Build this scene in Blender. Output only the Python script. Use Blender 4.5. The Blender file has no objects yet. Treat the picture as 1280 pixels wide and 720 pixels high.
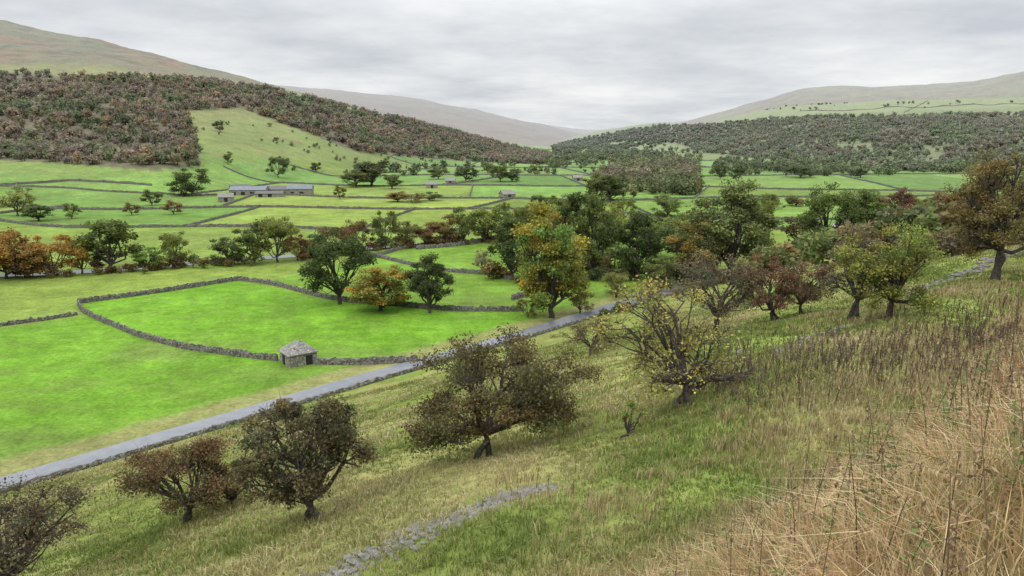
import bpy, math, numpy as np, time
from mathutils import Vector
T0=time.time()
scene=bpy.context.scene
RNG=np.random.default_rng(7)
# ------------------------------------------------------------------ camera geometry (metres)
EYE=36.0; FPX=925.0; PITCH=math.atan(190/925.0)
CP,SP=math.cos(PITCH),math.sin(PITCH)
def ray(px,py):
    u=(px-640)/FPX; v=-(py-360)/FPX
    return np.array([u, CP+v*SP, -SP+v*CP])
def project(x,y,z):
    dz=z-EYE
    f=y*CP-dz*SP; up=y*SP+dz*CP
    f=np.where(f<0.1,0.1,f)
    return 640+FPX*x/f, 360-FPX*up/f, f
# ------------------------------------------------------------------ noise
def h2(ix,iy,seed):
    v=np.sin(ix*127.1+iy*311.7+seed*74.7)*43758.5453
    return v-np.floor(v)
def vnoise(x,y,seed=0.0):
    ix=np.floor(x); iy=np.floor(y); fx=x-ix; fy=y-iy
    fx=fx*fx*(3-2*fx); fy=fy*fy*(3-2*fy)
    a=h2(ix,iy,seed); b=h2(ix+1,iy,seed); c=h2(ix,iy+1,seed); d=h2(ix+1,iy+1,seed)
    return (a*(1-fx)+b*fx)*(1-fy)+(c*(1-fx)+d*fx)*fy
def fbm(x,y,seed=0.0,oct=4):
    t=0; a=0.5; 
    for i in range(oct):
        t=t+a*(vnoise(x,y,seed+i*3.1)-0.5)*2; a*=0.5; x=x*2.03+5.1; y=y*2.03+1.7
    return t
def ss(t):
    t=np.clip(t,0,1); return t*t*(3-2*t)
# ------------------------------------------------------------------ hills: survey tables (bearing, [(distance, height)])
def mk_layer(cols):
    bs=[];Ys=[];Zs=[]
    for px,pts in cols:
        bs.append((px-640)*0.001055)
        Ys.append([p[0] for p in pts])
        Zs.append([0.0 if p[1]>=900 else max(0.0,EYE+(170-p[1])*0.00102*p[0]) for p in pts])
    bs=np.array(bs);Ys=np.array(Ys,float);Zs=np.array(Zs)
    g=np.linspace(-1.3,1.3,1041)
    k=np.exp(-np.linspace(-2.2,2.2,31)**2); k/=k.sum()
    def sm(a):
        r=np.interp(g,bs,a); p=np.pad(r,15,mode='edge'); return np.convolve(p,k,'valid')
    return g,[sm(Ys[:,i]) for i in range(Ys.shape[1])],[sm(Zs[:,i]) for i in range(Ys.shape[1])]
N=999
LA=mk_layer([(-250,[(330,N),(480,205),(620,185),(950,90),(1400,0)]),
 (0,[(360,N),(530,203),(620,190),(950,94),(1500,22)]),
 (110,[(390,N),(540,201),(640,190),(950,97),(1500,45)]),
 (200,[(425,N),(520,207),(600,200),(950,106),(1450,68)]),
 (260,[(480,N),(600,195),(760,155),(1000,108),(1400,84)]),
 (330,[(560,N),(700,190),(880,150),(1080,112),(1400,102)]),
 (400,[(650,N),(760,195),(900,162),(1150,127),(1400,121)]),
 (500,[(820,N),(920,197),(1020,182),(1250,150),(1500,150)]),
 (600,[(1040,N),(1150,197),(1250,190),(1500,175),(1700,176)]),
 (680,[(1700,N),(1760,189),(1800,188),(1900,187),(2000,187)]),
 (740,[(1900,N),(2000,N),(2100,N),(2200,N),(2300,N)])])
LB=mk_layer([(250,[(2200,N),(2700,120),(3500,100)]),(430,[(2200,N),(2700,138),(3500,112)]),(520,[(2200,N),(2700,150),(3500,122)]),
 (600,[(2200,N),(2700,162),(3500,138)]),(680,[(2300,N),(2800,176),(3500,156)]),(730,[(2400,N),(2900,182),(3500,168)]),(800,[(2500,N),(3000,N),(3600,N)])])
LE=mk_layer([(560,[(3900,N),(4500,165),(5400,150)]),(680,[(3900,N),(4500,172),(5400,156)]),(740,[(3900,N),(4500,174),(5400,163)]),(800,[(3900,N),(4500,170),(5400,158)]),(880,[(3900,N),(4500,165),(5400,148)]),(1000,[(3900,N),(4500,150),(5400,135)])])
LC=mk_layer([(650,[(2300,N),(2500,N),(3000,N),(3300,N)]),(690,[(2200,N),(2500,186),(3000,179),(3300,179)]),
 (740,[(2000,N),(2400,180),(2700,166),(3100,165)]),(820,[(1500,N),(2000,172),(2400,154),(2700,153)]),
 (870,[(1200,N),(1500,180),(2000,157),(2300,155)]),(920,[(950,N),(1250,182),(1700,153),(2100,144)]),
 (1000,[(850,N),(1100,174),(1500,146),(1900,130)]),(1100,[(760,N),(1000,172),(1400,144),(1800,127)]),
 (1280,[(640,N),(900,164),(1250,141),(1700,120)]),(1450,[(600,N),(850,150),(1200,130),(1700,110)])])
LD=mk_layer([(760,[(2400,N),(2700,N),(3000,N)]),(860,[(2400,N),(2700,168),(3000,150)]),(930,[(2200,N),(2500,150),(3000,131)]),
 (1000,[(2000,N),(2300,134),(2900,109)]),(1100,[(1900,N),(2200,130),(2800,106)]),(1200,[(1850,N),(2150,122),(2600,103)]),
 (1280,[(1750,N),(2000,118),(2400,88)]),(1450,[(1700,N),(1900,110),(2300,60)])])
def layer(L,b,Y):
    g,Ys,Zs=L; z=np.zeros_like(Y)
    for i in range(len(Ys)-1):
        y0=np.interp(b,g,Ys[i]); y1=np.interp(b,g,Ys[i+1]); z0=np.interp(b,g,Zs[i]); z1=np.interp(b,g,Zs[i+1])
        t=np.clip((Y-y0)/np.maximum(y1-y0,1),0,1)
        if i==0: t=t*t*(1.6-0.6*t)
        z=z+(z1-z0)*t
    return z
def polar(x,y):
    a=np.clip(np.arctan2(x,y),-0.9,0.9); r=np.hypot(x,y)
    return np.tan(a), r*np.cos(a)
def hills(x,y):
    b,Y=polar(x,y)
    return layer(LA,b,Y),np.maximum(layer(LB,b,Y),layer(LE,b,Y)),layer(LC,b,Y),layer(LD,b,Y)
def sdist(x,y): return 88+0.73*x-0.68*y
def height(x,y):
    x=np.asarray(x,float); y=np.asarray(y,float)
    s=sdist(x,y); r=np.hypot(x,y)
    se=np.where(s>150,150+(s-150)*0.35,s); se=np.where(se>300,300+(se-300)*.1,se)
    d=se-3
    sl=0.35*(d+np.sqrt(d*d+16))/2
    bank=4.45*ss((s-80)/8.5)-2.4*ss((s-76)/9)*ss((r-7)/22)
    nm=ss((s-6)/22)
    nz=nm*(ss((r-5)/22)*(fbm(x/14,y/14,3)*1.0+fbm(x/3.6,y/3.6,9,3)*0.28)+ss((r-3)/6)*fbm(x/1.3,y/1.3,19,2)*0.07)
    near=sl+bank+nz
    a,b_,c,dd=hills(x,y)
    H=np.maximum(np.maximum(a,b_),np.maximum(c,dd))
    H=H+np.minimum(H,90)*(fbm(x/150,y/150,5)*0.09+fbm(x/40,y/40,6)*0.035)
    fl=(fbm(x/45,y/45,21,3)*0.45)*ss((-s-6)/30)
    return np.maximum(near,H)+fl
def survey(px,py):
    """stand a point on the terrain along a bearing; returns x,y,z,depth"""
    d=ray(px,py); t=np.exp(np.linspace(math.log(2.5),math.log(6000),900))
    g=height(d[0]*t,d[1]*t)-(EYE+d[2]*t)
    i=np.argmax(g>0) if (g>0).any() else 899
    a=t[max(i-1,0)]; b=t[i]
    tt=np.linspace(a,b,60); g=height(d[0]*tt,d[1]*tt)-(EYE+d[2]*tt)
    k=np.argmax(g>0) if (g>0).any() else 59
    t=tt[k]; x,y=d[0]*t,d[1]*t
    z=float(height(x,y)); return x,y,z,t
def inpoly(px,py,poly):
    r=np.zeros(np.shape(px),bool); n=len(poly)
    for i in range(n):
        x0,y0=poly[i][:2]; x1,y1=poly[(i+1)%n][:2]
        if y0==y1: continue
        c=((y0>py)!=(y1>py))&(px<(x1-x0)*(py-y0)/(y1-y0)+x0)
        r^=c
    return r
def wpoly(pts): return [survey(*p)[:2] for p in pts]
# ------------------------------------------------------------------ mesh helpers
def build(name,V,quads=None,tris=None,col=None,mats=(),qm=None,tm=None,smooth=False):
    me=bpy.data.meshes.new(name)
    V=np.asarray(V,np.float32); q=np.zeros((0,4),np.int32) if quads is None else np.asarray(quads,np.int32)
    t=np.zeros((0,3),np.int32) if tris is None else np.asarray(tris,np.int32)
    me.vertices.add(len(V)); me.vertices.foreach_set('co',V.ravel())
    me.loops.add(q.size+t.size); me.polygons.add(len(q)+len(t))
    me.loops.foreach_set('vertex_index',np.concatenate([q.ravel(),t.ravel()]))
    st=np.concatenate([np.arange(len(q))*4, q.size+np.arange(len(t))*3]).astype(np.int32)
    me.polygons.foreach_set('loop_start',st)
    for m in mats: me.materials.append(m)
    mi=np.concatenate([np.zeros(len(q),np.int32) if qm is None else qm, np.zeros(len(t),np.int32) if tm is None else tm]).astype(np.int32)
    me.polygons.foreach_set('material_index',mi)
    me.polygons.foreach_set('use_smooth',np.full(len(q)+len(t),smooth))
    if col is not None:
        ca=me.color_attributes.new('Col','FLOAT_COLOR','POINT')
        c=np.ones((len(V),4),np.float32); c[:,:3]=col; ca.data.foreach_set('color',c.ravel())
    me.update(calc_edges=True)
    return me
def obj(name,me,parent=None,loc=(0,0,0),rot=0,scale=(1,1,1),color=None):
    o=bpy.data.objects.new(name,me); scene.collection.objects.link(o)
    o.location=loc; o.rotation_euler=(0,0,rot); o.scale=scale
    if parent: o.parent=parent
    if color is not None: o.color=(*color,1)
    return o
class Acc:
    def __init__(s): s.V=[];s.Q=[];s.C=[];s.M=[];s.n=0
    def add(s,V,Q,C,m=0):
        V=np.asarray(V); s.V.append(V); s.Q.append(np.asarray(Q)+s.n); s.n+=len(V)
        C=np.asarray(C,float); 
        if C.ndim==1: C=np.tile(C,(len(V),1))
        s.C.append(C); s.M.append(np.full(len(Q),m))
    def mesh(s,name,mats,smooth=False):
        return build(name,np.concatenate(s.V),np.concatenate(s.Q),None,np.concatenate(s.C),mats,np.concatenate(s.M),None,smooth)
# ------------------------------------------------------------------ materials
def newmat(name):
    m=bpy.data.materials.new(name); m.use_nodes=True; nt=m.node_tree; nt.nodes.clear()
    return m,nt,nt.nodes,nt.links
def noise_val(nt,scale,detail=4,vec=None,rough=.6):
    n=nt.nodes.new('ShaderNodeTexNoise'); n.inputs['Scale'].default_value=scale; n.inputs['Detail'].default_value=detail; n.inputs['Roughness'].default_value=rough
    if vec: nt.links.new(vec,n.inputs['Vector'])
    return n.outputs['Fac']
def maprange(nt,v,a,b,c,d):
    n=nt.nodes.new('ShaderNodeMapRange'); nt.links.new(v,n.inputs[0])
    for i,k in enumerate((a,b,c,d)): n.inputs[i+1].default_value=k
    return n.outputs[0]
def math_n(nt,op,a,b):
    n=nt.nodes.new('ShaderNodeMath'); n.operation=op
    for i,k in enumerate((a,b)):
        if isinstance(k,(int,float)): n.inputs[i].default_value=k
        else: nt.links.new(k,n.inputs[i])
    return n.outputs[0]
def mulcol(nt,c,v):
    n=nt.nodes.new('ShaderNodeVectorMath'); n.operation='SCALE'; nt.links.new(c,n.inputs[0]); nt.links.new(v,n.inputs['Scale']); return n.outputs[0]
def mixc(nt,f,a,b,mode='MIX'):
    n=nt.nodes.new('ShaderNodeMix'); n.data_type='RGBA'; n.blend_type=mode
    for s,k in ((n.inputs[0],f),(n.inputs[6],a),(n.inputs[7],b)):
        if isinstance(k,(int,float)): s.default_value=k
        elif isinstance(k,tuple): s.default_value=(*k,1)
        else: nt.links.new(k,s)
    return n.outputs[2]
def pos(nt): return nt.nodes.new('ShaderNodeNewGeometry').outputs['Position']
def haze_tint(nt,c,amount=.72):  # aerial haze painted into the base colour by distance from the origin
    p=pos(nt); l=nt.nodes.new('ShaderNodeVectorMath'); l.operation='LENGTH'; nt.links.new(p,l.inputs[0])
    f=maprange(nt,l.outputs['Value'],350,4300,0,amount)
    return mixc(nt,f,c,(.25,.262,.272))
def finish(nt,c,rough=.9,spec=.15,bump=None,bs=.3,bd=.1,transl=0):
    o=nt.nodes.new('ShaderNodeOutputMaterial'); p=nt.nodes.new('ShaderNodeBsdfPrincipled')
    nt.links.new(c,p.inputs['Base Color']); p.inputs['Roughness'].default_value=rough; p.inputs['Specular IOR Level'].default_value=spec
    if bump:
        b=nt.nodes.new('ShaderNodeBump'); b.inputs['Strength'].default_value=bs; b.inputs['Distance'].default_value=bd
        nt.links.new(bump,b.inputs['Height']); nt.links.new(b.outputs[0],p.inputs['Normal'])
    if transl:
        t=nt.nodes.new('ShaderNodeBsdfTranslucent'); nt.links.new(c,t.inputs[0]); mx=nt.nodes.new('ShaderNodeMixShader'); mx.inputs[0].default_value=transl
        nt.links.new(p.outputs[0],mx.inputs[1]); nt.links.new(t.outputs[0],mx.inputs[2]); nt.links.new(mx.outputs[0],o.inputs[0])
    else: nt.links.new(p.outputs[0],o.inputs[0])
def attr(nt):
    a=nt.nodes.new('ShaderNodeAttribute'); a.attribute_name='Col'; return a.outputs['Color']
def mat_terrain():
    m,nt,nd,lk=newmat('terrain_grass'); p=pos(nt); c=attr(nt)
    a=noise_val(nt,1.7,7,p,.75); b=noise_val(nt,.09,5,p); d=noise_val(nt,.018,4,p); e=noise_val(nt,.35,6,p,.7)
    v=math_n(nt,'MULTIPLY',maprange(nt,a,.3,.7,.62,1.38),maprange(nt,b,.3,.7,.82,1.18))
    v=math_n(nt,'MULTIPLY',v,maprange(nt,d,.3,.7,.86,1.14)); v=math_n(nt,'MULTIPLY',v,maprange(nt,e,.3,.7,.75,1.25))
    c=mulcol(nt,c,v)
    w=noise_val(nt,.14,6,p,.75)
    c=mixc(nt,maprange(nt,w,.5,.72,0,.38),c,(.14,.16,.05))
    finish(nt,haze_tint(nt,c),.95,.05,a,.6,.15); return m
def mat_leaf(name='leaf',hz=True):
    m,nt,nd,lk=newmat(name); c=attr(nt); oi=nd.new('ShaderNodeObjectInfo'); c=mixc(nt,1.0,c,oi.outputs['Color'],'MULTIPLY')
    if hz: c=haze_tint(nt,c)
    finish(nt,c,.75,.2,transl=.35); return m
def mat_bark():
    m,nt,nd,lk=newmat('bark'); p=pos(nt); a=noise_val(nt,6,5,p,.7)
    c=mixc(nt,maprange(nt,a,.35,.65,0,1),(.025,.02,.017),(.095,.085,.072)); finish(nt,c,.95,.1,a,.8,.05); return m
def mat_stone(name,c1,c2,scale=3.5,hz=True):
    m,nt,nd,lk=newmat(name); p=pos(nt)
    v=nd.new('ShaderNodeTexVoronoi'); v.inputs['Scale'].default_value=scale; lk.new(p,v.inputs['Vector'])
    e=nd.new('ShaderNodeTexVoronoi'); e.feature='DISTANCE_TO_EDGE'; e.inputs['Scale'].default_value=scale; lk.new(p,e.inputs['Vector'])
    s=nd.new('ShaderNodeSeparateColor'); lk.new(v.outputs['Color'],s.inputs[0])
    c=mixc(nt,s.outputs[0],c1,c2)
    n=noise_val(nt,1.2,5,p,.7); c=mixc(nt,maprange(nt,n,.5,.7,0,.6),c,(.06,.07,.035))
    c=mulcol(nt,c,maprange(nt,e.outputs['Distance'],0,.08,.25,1))
    if hz: c=haze_tint(nt,c,.4)
    finish(nt,c,.9,.2,e.outputs['Distance'],.8,.08); return m
def mat_plain(name,c1,c2,scale=2,rough=.8,spec=.2,bs=.2):
    m,nt,nd,lk=newmat(name); p=pos(nt); n=noise_val(nt,scale,6,p,.65)
    finish(nt,mixc(nt,maprange(nt,n,.3,.7,0,1),c1,c2),rough,spec,n,bs,.03); return m
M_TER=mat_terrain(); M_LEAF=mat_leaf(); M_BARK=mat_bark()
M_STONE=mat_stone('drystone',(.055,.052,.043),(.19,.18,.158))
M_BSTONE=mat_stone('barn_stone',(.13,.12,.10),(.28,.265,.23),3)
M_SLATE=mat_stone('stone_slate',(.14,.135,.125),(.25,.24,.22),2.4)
M_ROAD=mat_plain('asphalt',(.10,.107,.122),(.155,.163,.18),.8,.34,.5,.05)
M_DARK=mat_plain('door_dark',(.012,.01,.009),(.03,.025,.02),4)  # near-black for doors and the painted dark inside of open doorways
M_ROCK=mat_plain('limestone',(.06,.06,.05),(.20,.195,.175),5,.9,.2,.6)
M_WATER=mat_plain('water',(.07,.08,.07),(.10,.11,.10),.3,.12,.5,.02)
M_GRASS=mat_leaf('grass_blades',False)
# ------------------------------------------------------------------ zones
GB=(.092,.185,.018); GL=(.125,.178,.036)
fA=wpoly([(-120,425),(0,410),(97,397),(110,393),(170,420),(230,436),(345,450),(395,457),(520,455),(430,492),(60,588),(-120,650)])
fB=wpoly([(97,380),(300,350),(405,373),(500,383),(655,389),(700,398),(525,452),(345,450),(230,436),(110,393)])
fC=wpoly([(-120,412),(0,400),(97,380),(300,350),(345,345),(440,322),(360,320),(0,350),(-120,358)])
fD=wpoly([(330,352),(405,373),(500,383),(655,389),(770,385),(860,350),(860,300),(520,308),(440,330)])
rows=[292,352,440,545,690,880,1120,1450,1900]
rr=np.random.default_rng(5)
cuts=[np.cumsum(rr.uniform(55,190,30)*(1+.0006*r))-1100 for r in rows]
rowtilt=[-.10,-.16,-.02,-.18,.03,-.1,.02,-.05,0]
def rowline(i,x): return rows[i]+rowtilt[i]*x+14*np.sin(x/67+i*2.1)+7*np.sin(x/23+i)
def cutline(i,j,y): return cuts[i][j]+(.12+.25*math.sin(j*2.7+i))*(y-rows[i])
WOODA=[(-150,90),(40,93),(120,98),(240,101),(330,112),(400,127),(500,151),(600,175),(690,195),(690,206),(600,203),(520,197),(450,191),(400,172),(350,153),(300,135),(230,138),(245,165),(250,209),(190,213),(100,206),(0,200),(-150,200)]
WOODC=[(690,188),(700,180),(760,168),(820,158),(870,158),(920,155),(1000,148),(1100,146),(1500,142),(1500,216),(1280,219),(1100,213),(1010,204),(950,198),(870,190),(855,181),(800,176),(740,181)]
def ground_col(x,y,z):
    s=sdist(x,y); r=np.hypot(x,y); n=len(x)
    col=np.tile(np.array(GL),(n,1))
    fi=np.zeros(n)
    for i in range(len(rows)): fi=np.where(y>rowline(i,x),i+1,fi)
    for i in range(len(rows)):
        m=fi==i+1
        if not m.any(): continue
        k=np.zeros(m.sum())
        for j in range(len(cuts[i])): k=np.where(x[m]>cutline(i,j,y[m]),j+1,k)
        t=h2(k,np.full_like(k,i),2.0); t2=h2(k,np.full_like(k,i),8.0)
        c=np.array(GL)[None]*(.78+.42*t[:,None]); c[:,0]*=(.74+.34*t2); col[m]=c
    for poly,c in ((fC,(.13,.178,.034)),(fD,(.105,.185,.025)),(fA,GB),(fB,(.095,.198,.017))):
        col[inpoly(x,y,poly)]=c
    st=fbm(x/9,y/30,31,3); st2=fbm(x/3.5,y/3.5,35,3); col*= (1+.18*st+.2*st2)[:,None]
    wet=ss((fbm(x/30,y/18,33,4)-.1)*3)*(s<0); wm=.38*wet[:,None]; col=col*(1-wm)+np.array((.115,.14,.045))*wm
    rush=ss((fbm(x/8,y/5,37,4)-.22)*5)*(s<0)*(y<700); wm=.3*rush[:,None]; col=col*(1-wm)+np.array((.09,.115,.03))*wm
    v=ss((6.2-np.abs(s+2.0+fbm(x/6,y/6,38)))/2.0)*(s<5)*(y<400); vg=np.array((.19,.175,.075)); col=col*(1-.8*v[:,None])+vg*.8*v[:,None]
    A,B,C,D=hills(x,y); px,py,f=project(x,y,z)
    H=np.maximum(np.maximum(A,B),np.maximum(C,D))
    def lay(mask,c):
        nonlocal col
        mask=np.clip(mask,0,1)[:,None]; col=col*(1-mask)+np.array(c)*mask
    nz=fbm(x/70,y/70,41); nz2=fbm(x/22,y/22,43); nz3=fbm(x/160,y/60,47)
    aa=(A>=H-.01)&(A>1); 
    lay(aa*ss((A-8+nz*8)/14),(.12,.155,.042))
    lay(aa*ss((A-28+nz*22)/25)*.8,(.145,.15,.055))
    lay(aa*ss(nz2*2.4)*.5*ss(A/30),(.145,.12,.055))
    lay(aa*ss((A-105+nz*25)/30)*(px<400),(.115,.105,.065))
    lay(aa*ss((A-110)/30)*ss(nz*3)*.8,(.15,.09,.058))
    lay(aa*ss((A-150)/30)*ss(-nz*3)*.7,(.09,.10,.055))
    lay(aa*ss((A-120)/30)*ss(nz2*3)*.7,(.06,.058,.04))
    bb=(B>=H-.01)&(B>1)
    lay(bb*1.0,(.13,.085,.06)); lay(bb*ss(nz*3)*.7,(.07,.062,.045)); lay(bb*ss(nz3*3)*.6,(.09,.095,.055))
    cc=(C>=H-.01)&(C>1)
    lay(cc*.8,(.12,.15,.055)); lay(cc*ss(nz2*3)*.5,(.13,.12,.06)); lay(cc*(y>1450)*(C>70)*.7,(.15,.17,.07))
    dd=(D>=H-.01)&(D>1)
    lay(dd*1.0,(.135,.11,.065)); lay(dd*ss(nz*3)*.8,(.12,.08,.055)); lay(dd*ss(nz2*3)*.6,(.07,.07,.045)); lay(dd*ss(nz3*4)*.6,(.13,.145,.065))
    lay(inpoly(px,py,WOODA)*(y>450)*.85,(.085,.068,.05)); lay(inpoly(px,py,WOODC)*(y>600)*.6,(.10,.11,.06))
    sm=ss((s-3)/4)*(y<600)
    g1=fbm(x/7,y/7,51); g2=fbm(x/2.2,y/2.2,53); 
    lay(sm,(.135,.17,.038))
    lay(sm*ss(g1*2.2+.3)*.8,(.21,.195,.075)); lay(sm*ss(g2*2)*.45,(.095,.14,.03)); lay(sm*ss(g2*2-.7)*.6,(.25,.215,.105))
    br=ss((s-83.2+g1*4)/4.5)*(r<90); lay(br,(.22,.15,.075))
    return col
# ------------------------------------------------------------------ terrain
ang=np.radians(np.concatenate([np.arange(-47,47,.135),np.arange(47,313,3.0)])); na=len(ang)
rad=np.exp(np.arange(math.log(.8),math.log(8000),.0125)); nr=len(rad)
A_,R_=np.meshgrid(ang,rad); X=(R_*np.sin(A_)).ravel(); Y=(R_*np.cos(A_)).ravel()
Z=height(X,Y); C=ground_col(X,Y,Z)
i=np.arange(nr-1)[:,None]*na; j=np.arange(na)[None,:]; j2=(j+1)%na
Q=np.stack([i+j,i+j2,i+na+j2,i+na+j],-1).reshape(-1,4)[:,::-1]
V=np.stack([X,Y,Z],1); V=np.vstack([V,[0,0,float(height(0.,0.))]]); C=np.vstack([C,C[:1]])
jj=np.arange(na); tri=np.stack([np.full(na,len(V)-1),(jj+1)%na,jj],1)
obj('ground_terrain',build('ground_terrain',V,Q,tri,C,[M_TER],smooth=True))
# ------------------------------------------------------------------ strips (road, water)
def resample(P,step):
    P=np.array(P,float); d=np.r_[0,np.cumsum(np.linalg.norm(np.diff(P,axis=0),axis=1))]; n=max(2,int(d[-1]/step)+1); q=np.linspace(0,d[-1],n)
    o=np.stack([np.interp(q,d,P[:,0]),np.interp(q,d,P[:,1])],1)
    k=max(1,int(2.0/step))
    if n>4*k+3:
        ker=np.ones(2*k+1)/(2*k+1)
        for c in range(2):
            p=np.pad(o[:,c],k,mode='reflect',reflect_type='odd'); o[:,c]=np.convolve(p,ker,'valid')
    return o
def normals(P):
    t=np.gradient(P,axis=0); t/=np.linalg.norm(t,axis=1)[:,None]+1e-9; return np.stack([-t[:,1],t[:,0]],1)
def strip(name,P,w,mat,lift,step=2,nacross=4):
    P=resample(P,step); nn=normals(P); k=np.linspace(-.5,.5,nacross)
    G=P[:,None]+nn[:,None]*k[None,:,None]*w; x=G[...,0].ravel(); y=G[...,1].ravel()
    z=height(x,y)+lift
    n=len(P); a=np.arange(n-1)[:,None]*nacross+np.arange(nacross-1)[None]; q=np.stack([a,a+1,a+nacross+1,a+nacross],-1).reshape(-1,4)
    return obj(name,build(name,np.stack([x,y,z],1),q,None,None,[mat],smooth=True))
road=[( -135,-14),(-90,32),(-49.5,75.3),(-22.7,105.3),(0,128.8),(21.3,153.5),(45,178),(75,214),(110,262),(150,330)]
strip('road',road,4.5,M_ROAD,.12)
riv=[survey(*p)[:2] for p in [(-160,352),(0,344),(90,341),(180,334),(300,325),(380,319),(470,309),(560,303)]]
strip('river',riv,6,M_WATER,.10)
# ------------------------------------------------------------------ drystone walls
def wall(P,h=1.35,w=.65,step=.45,name='drystone_wall',seed=0,rough=1.0):
    P=resample(P,step); n=len(P); nn=normals(P); g=np.random.default_rng(seed+n)
    prof=[(-.5,-.25),(-.46,.3),(-.40,.68),(-.22,1.0),(.22,1.0),(.40,.68),(.46,.3),(.5,-.25)]
    m=len(prof); V=np.zeros((n,m,3)); base=height(P[:,0],P[:,1])
    hh=h*(1+.10*rough*g.normal(size=n)+.15*fbm(P[:,0]/6,P[:,1]/6,seed+1.3))
    for k,(a,b) in enumerate(prof):
        o=a*w+g.normal(size=n)*.035*rough
        V[:,k,0]=P[:,0]+nn[:,0]*o; V[:,k,1]=P[:,1]+nn[:,1]*o; V[:,k,2]=base+b*hh+g.normal(size=n)*.04*rough
    a=np.arange(n-1)[:,None]*m+np.arange(m-1)[None]; q=np.stack([a,a+m,a+m+1,a+1],-1).reshape(-1,4)
    caps=[[0,1,6,7],[1,2,5,6],[2,3,4,5]]; e=(n-1)*m
    q=np.vstack([q,np.array(caps)[:, ::-1],np.array(caps)+e])
    return obj(name,build(name,V.reshape(-1,3),q,None,None,[M_STONE]))
def W(pts,**k): return wall([survey(*p)[:2] for p in pts],**k)
W([(97,380),(200,366),(300,350),(345,357),(405,373),(440,378),(500,383),(570,389),(655,389)],seed=1,h=1.1,w=.5)
W([(98,381),(103,390),(120,399),(170,420),(230,436),(300,446),(347,451)],seed=2,h=1.1,w=.5)
W([(395,455),(450,456),(522,452)],seed=3,h=1.15)
lo=[(x+3.5*.73,y-3.5*.68) for x,y in road]; wall(lo[1:8],h=.6,w=.5,seed=4)
W([(-60,418),(0,408),(60,400),(97,394)],h=.8,w=.4,seed=6)
W([(465,320),(520,333),(560,340),(610,343),(640,350)],seed=7,h=1.1)
W([(520,312),(570,308),(622,299)],seed=8)
W([(440,330),(500,312),(560,303)],seed=9,h=1.1)
W([(640,375),(700,360),(760,345),(830,340)],seed=10)
sd=20
for i in range(len(rows)-1):
    far=i>2
    xs=np.arange(-.85*rows[i],.9*rows[i],14.0); P=np.stack([xs,rowline(i,xs)],1)
    z=height(P[:,0],P[:,1]); ok=(z<14)&(sdist(P[:,0],P[:,1])<-8)
    run=[]
    for k in range(len(P)):
        if ok[k]: run.append(P[k])
        if (not ok[k] or k==len(P)-1):
            if len(run)>3: wall(run,h=1.2,w=.55,step=2.5 if far else 1.2,seed=sd); sd+=1
            run=[]
    for jx in range(len(cuts[i])):
        y0=rowline(i,cuts[i][jx]); y1=rowline(i+1,cuts[i][jx]); ys=np.linspace(y0,y1,12); P=np.stack([cutline(i,jx,ys),ys],1)
        z=height(P[:,0],P[:,1]); 
        if z.max()<22 and sdist(P[:,0],P[:,1]).max()<-8 and abs(P[0,0])<.85*rows[i]: wall(P,h=1.2,w=.55,step=2.5 if far else 1.2,seed=sd); sd+=1
for pts in ([(0,232),(90,226),(190,232)],[(860,186),(930,196),(1010,204)],[(1000,139),(1140,135),(1280,130)],[(1130,141),(1150,131),(1160,126)]): W(pts,h=1.5,w=.8,step=3,seed=sd); sd+=1
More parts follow.
